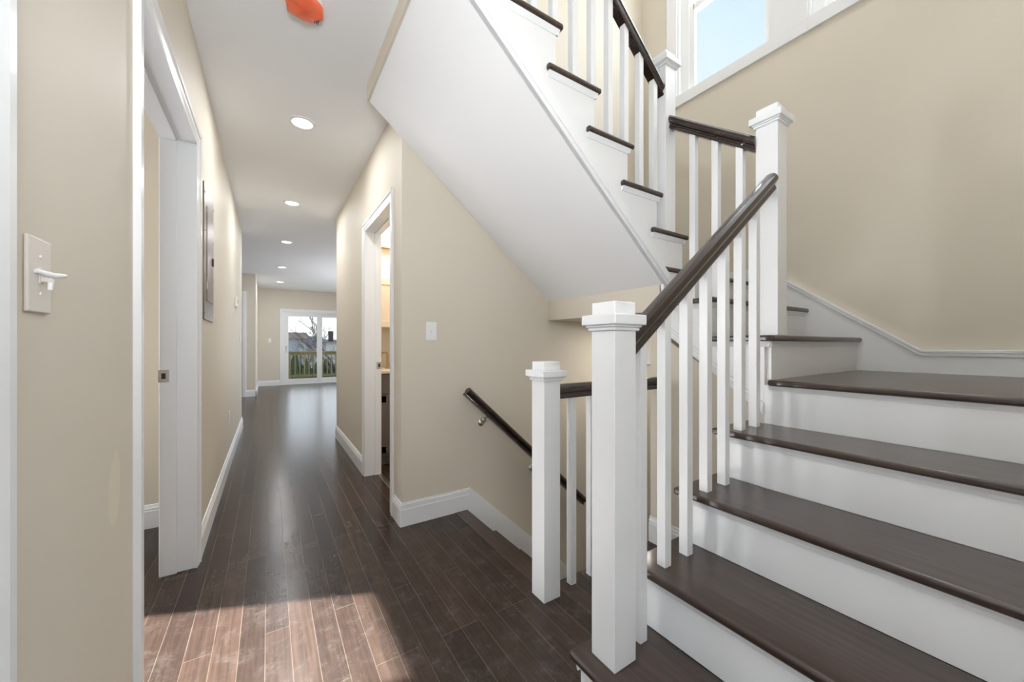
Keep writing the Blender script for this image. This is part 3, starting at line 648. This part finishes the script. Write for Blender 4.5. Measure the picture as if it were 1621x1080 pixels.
# ------------------------------------------------------------------ washroom glimpsed through the right doorway
vc = thing('vanity_cabinet', (1.25, 3.85, 0), 'taupe base cabinet seen through the narrow right doorway', 'cabinet')
m = MB(); m.box(0.86, 1.75, 3.60, 4.12, 0.10, 0.87); m.box(0.86, 1.75, 3.66, 4.12, 0, 0.10); m.build('body', 'taupe', vc, 0.003)
for x in (0.865, 1.315):
    d = MB(); d.box(x, x+0.435, 3.582, 3.60, 0.13, 0.66); d.box(x, x+0.055, 3.576, 3.583, 0.13, 0.66); d.box(x+0.38, x+0.435, 3.576, 3.583, 0.13, 0.66); d.box(x, x+0.435, 3.576, 3.583, 0.13, 0.19); d.box(x, x+0.435, 3.576, 3.583, 0.60, 0.66)
    d.build('door', 'taupe', vc, 0.002)
    box(x, x+0.435, 3.580, 3.60, 0.68, 0.86).build('drawer', 'taupe', vc, 0.004)
box(0.845, 1.77, 3.565, 4.135, 0.87, 0.90).build('countertop', 'stone', vc, 0.004)
fa = thing('faucet', (0.955, 3.80, 0.90), 'brass arched faucet on the counter through the right doorway', 'faucet')
m = MB().tube([(0.985, 3.80, 0.90), (0.985, 3.80, 1.045), (0.975, 3.79, 1.06), (0.925, 3.76, 1.06), (0.915, 3.755, 1.045), (0.915, 3.755, 1.02)], 0.010, 10)
m.lathe([(0, 0), (0.024, 0), (0.022, 0.008), (0, 0.008)], (0.985, 3.80, 0.90), 'z', 20); m.build('spout', 'brass', fa, smooth=40)
MB().tube([(1.005, 3.80, 0.93), (1.025, 3.80, 0.985)], 0.006, 8).build('handle', 'brass', fa, smooth=40)
wc = thing('wall_cabinet', (1.2, 3.98, 1.30), 'pale upper cabinet hung above the counter in the right doorway', 'cabinet')
box(0.835, 1.60, 3.84, 4.14, 1.31, 1.80).build('body', principled('pale_cabinet_paint', srgb(224, 208, 188), 0.4), wc, 0.003)
for x in (0.84, 1.22):
    d = MB(); d.box(x, x+0.37, 3.822, 3.84, 1.315, 1.795); d.box(x, x+0.05, 3.816, 3.823, 1.315, 1.795); d.box(x+0.32, x+0.37, 3.816, 3.823, 1.315, 1.795); d.box(x, x+0.37, 3.816, 3.823, 1.315, 1.375); d.box(x, x+0.37, 3.816, 3.823, 1.735, 1.795)
    d.build('door', D.materials['pale_cabinet_paint'], wc, 0.002)
vl = thing('vanity_light', (1.2, 4.05, 2.3), 'lit white light bar above the cabinets in the right doorway', 'wall light')
box(0.90, 1.50, 4.08, 4.14, 2.17, 2.40).build('back_plate', 'brass', vl, 0.003)
MB().box(0.90, 1.50, 4.00, 4.08, 2.185, 2.385).build('shade', 'shade', vl, 0.02, 3)

# ------------------------------------------------------------------ outside beyond the sliding door
struct(box(-60, 60, 12.6, 140, -3.2, -3.0), 'ground', 'lawn', label='winter lawn beyond the deck', cat='ground')
dk = thing('wooden_deck', (1.0, 13.2, -0.04), 'treated wood deck just outside the sliding door', 'deck')
m = MB(); y = YB+0.13
while y < 13.95: m.box(-1.0, 4.5, y, y+0.135, -0.07, -0.035); y += 0.14
m.build('decking', 'deckwood', dk)
m = MB()
for px_ in (-0.9, 2.0, 4.4): box(px_-0.07, px_+0.07, 13.7, 13.84, -3.0, -0.07).build('support_post', 'deckwood', dk)
gr = thing('deck_railing', (1.0, 13.85, -0.035), 'greenish treated wood railing of the deck outside the glass door', 'railing')
box(-0.9, 4.4, 13.78, 13.92, 0.885, 0.925).build('top_rail', 'deckwood', gr, 0.004)
box(-0.9, 4.4, 13.83, 13.87, 0.80, 0.885).build('upper_rail', 'deckwood', gr, 0.004)
box(-0.9, 4.4, 13.83, 13.87, 0.09, 0.17).build('lower_rail', 'deckwood', gr, 0.004)
for x in (0.54, 2.4, 4.25): box(x-0.045, x+0.045, 13.80, 13.89, -0.035, 0.885).build('post', 'deckwood', gr, 0.004)
x = 0.70
while x < 2.3: box(x-0.017, x+0.017, 13.795, 13.83, 0.10, 0.88).build('picket', 'deckwood', gr, 0.003); x += 0.132
def at(px, depth_y):
    """ground plan X of a viewing direction at distance depth_y"""
    yw = math.radians(32.908); F = (math.sin(yw), math.cos(yw)); Rr = (math.cos(yw), -math.sin(yw)); t = (px-810.5)/594.62
    return depth_y * (F[0]+Rr[0]*t) / (F[1]+Rr[1]*t)
def house(name, label, x0, x1, y0, y1, z0, ze, zr, wall, roof, ridge_x=True, wins=(), chim=None):
    h = thing(name, ((x0+x1)/2, (y0+y1)/2, z0), label, 'house')
    box(x0, x1, y0, y1, z0, ze).build('walls', wall, h)
    m = MB()
    if ridge_x: m.prism([(y0-0.4, ze), (y1+0.4, ze), ((y0+y1)/2, zr)], 'x', x0-0.3, x1+0.3)
    else: m.prism([(x0-0.4, ze), (x1+0.4, ze), ((x0+x1)/2, zr)], 'y', y0-0.3, y1+0.3)
    m.build('roof', roof, h)
    for (a, b_, c_, d_) in wins:
        fr = box(a-0.1, b_+0.1, y0-0.06, y0, c_-0.1, d_+0.1).build('window', 'siding2', h); box(a, b_, y0-0.09, y0-0.05, c_, d_).build('pane', 'pane_dark', fr)
    if chim: 
        c_ = box(*chim).build('chimney', 'brick', h, 0.02)
    return h
struct(box(-15, -9, 10.5, 75, -3, 14), 'sun_blocker', 'siding', label='added unseen building out of view left of the yard', cat='sun_blocker')  # unseen block added to keep direct sun off the deck and yard
ya = 34.0
house('house', 'pale grey house with a brown roof left in the glass door', at(428, ya), at(484, ya), ya, ya+7, -3, 1.62, 2.2, 'siding', 'roof', True, ((at(463, ya), at(466, ya), -0.6, 0.6), (at(474, ya), at(477, ya), -0.6, 0.6)))
ya = 50.0
house('house', 'low house with a grey roof behind the bare trees', at(480, ya), at(512, ya), ya, ya+8, -3, 0.9, 2.2, 'siding2', 'roof2', True)
ya = 26.0
house('house', 'white house with a dark chimney right in the glass door', at(516, ya), at(575, ya), ya, ya+6, -3, 1.3, 1.5, 'siding2', 'roof2', True, ((at(523, ya), at(526, ya), -0.8, 0.3),), (at(522.5, ya), at(528.5, ya), ya+0.2, ya+0.9, 1.0, 2.0))
def bare_tree(label, x, y, z0, h, seed, spread=0.55, r0=0.05, mat='twig'):
    rnd = random.Random(seed); root = thing('bare_tree', (x, y, z0), label, 'tree', 'bare winter trees beyond the deck')
    m = MB(); tr = MB()
    def grow(p, d, ln, r, lv):
        q = p + d*ln; mid = p + d*ln*0.5 + Vector((rnd.uniform(-1, 1), rnd.uniform(-1, 1), 0))*ln*0.05
        (tr if lv == 0 else m).tube([p, mid, q], [r, r*0.85, r*0.65], 5)
        if lv >= 4: return
        for k in range(3 if lv else 5):
            nd = (d + Vector((rnd.uniform(-1, 1), rnd.uniform(-1, 1), rnd.uniform(-0.25, 0.6)))*spread*1.3).normalized()
            grow(p + d*ln*rnd.uniform(0.55, 1.0), nd, ln*rnd.uniform(0.55, 0.8), r*0.55, lv+1)
    grow(Vector((x, y, z0)), Vector((0, 0, 1)), h*0.36, r0, 0)
    tr.build('trunk', 'bark', root); m.build('branches', mat, root)
bare_tree('bare pale tree in front of the grey house', at(478, 24), 24, -3, 5.4, 3)
bare_tree('bare tree between the two houses near the door stile', at(497, 23.5), 23.5, -3, 5.8, 5)
bare_tree('tall bare tree behind the grey house', at(489, 44), 44, -3, 8.4, 8, r0=0.12)
bare_tree('dark bare tree reaching over the white house', at(541, 20), 20, -3, 7.8, 11, 0.6, 0.09, 'bark')
bare_tree('bare tree left of the white house chimney', at(513, 24.5), 24.5, -3, 5.6, 15)
def shrub(label, x, y, z0, r, h, seed):
    rnd = random.Random(seed); bm = bmesh.new(); bmesh.ops.create_icosphere(bm, subdivisions=4, radius=1.0)
    for v in bm.verts:
        k = 1 + 0.16*math.sin(v.co.x*7+seed) * math.sin(v.co.y*8) + rnd.uniform(-0.13, 0.13); v.co = Vector((v.co.x*r*k + x, v.co.y*r*k + y, max(0, v.co.z*0.5+0.5)*h*k + z0))
    me = D.meshes.new('shrub'); bm.to_mesh(me); bm.free(); me.materials.append(M['shrub']); o = D.objects.new('shrub', me); COL.objects.link(o)
    return tag(o, label, 'shrub', 'evergreen shrubs in the yard')
shrub('dark evergreen shrub behind the left deck pickets', at(464, 18), 18, -3, 0.75, 3.2, 1)
shrub('rounder green shrub behind the middle deck pickets', at(489, 20.5), 20.5, -3, 0.9, 2.9, 2)
shrub('dark shrub behind the right deck pickets', at(524, 22), 22, -3, 1.3, 2.9, 3)
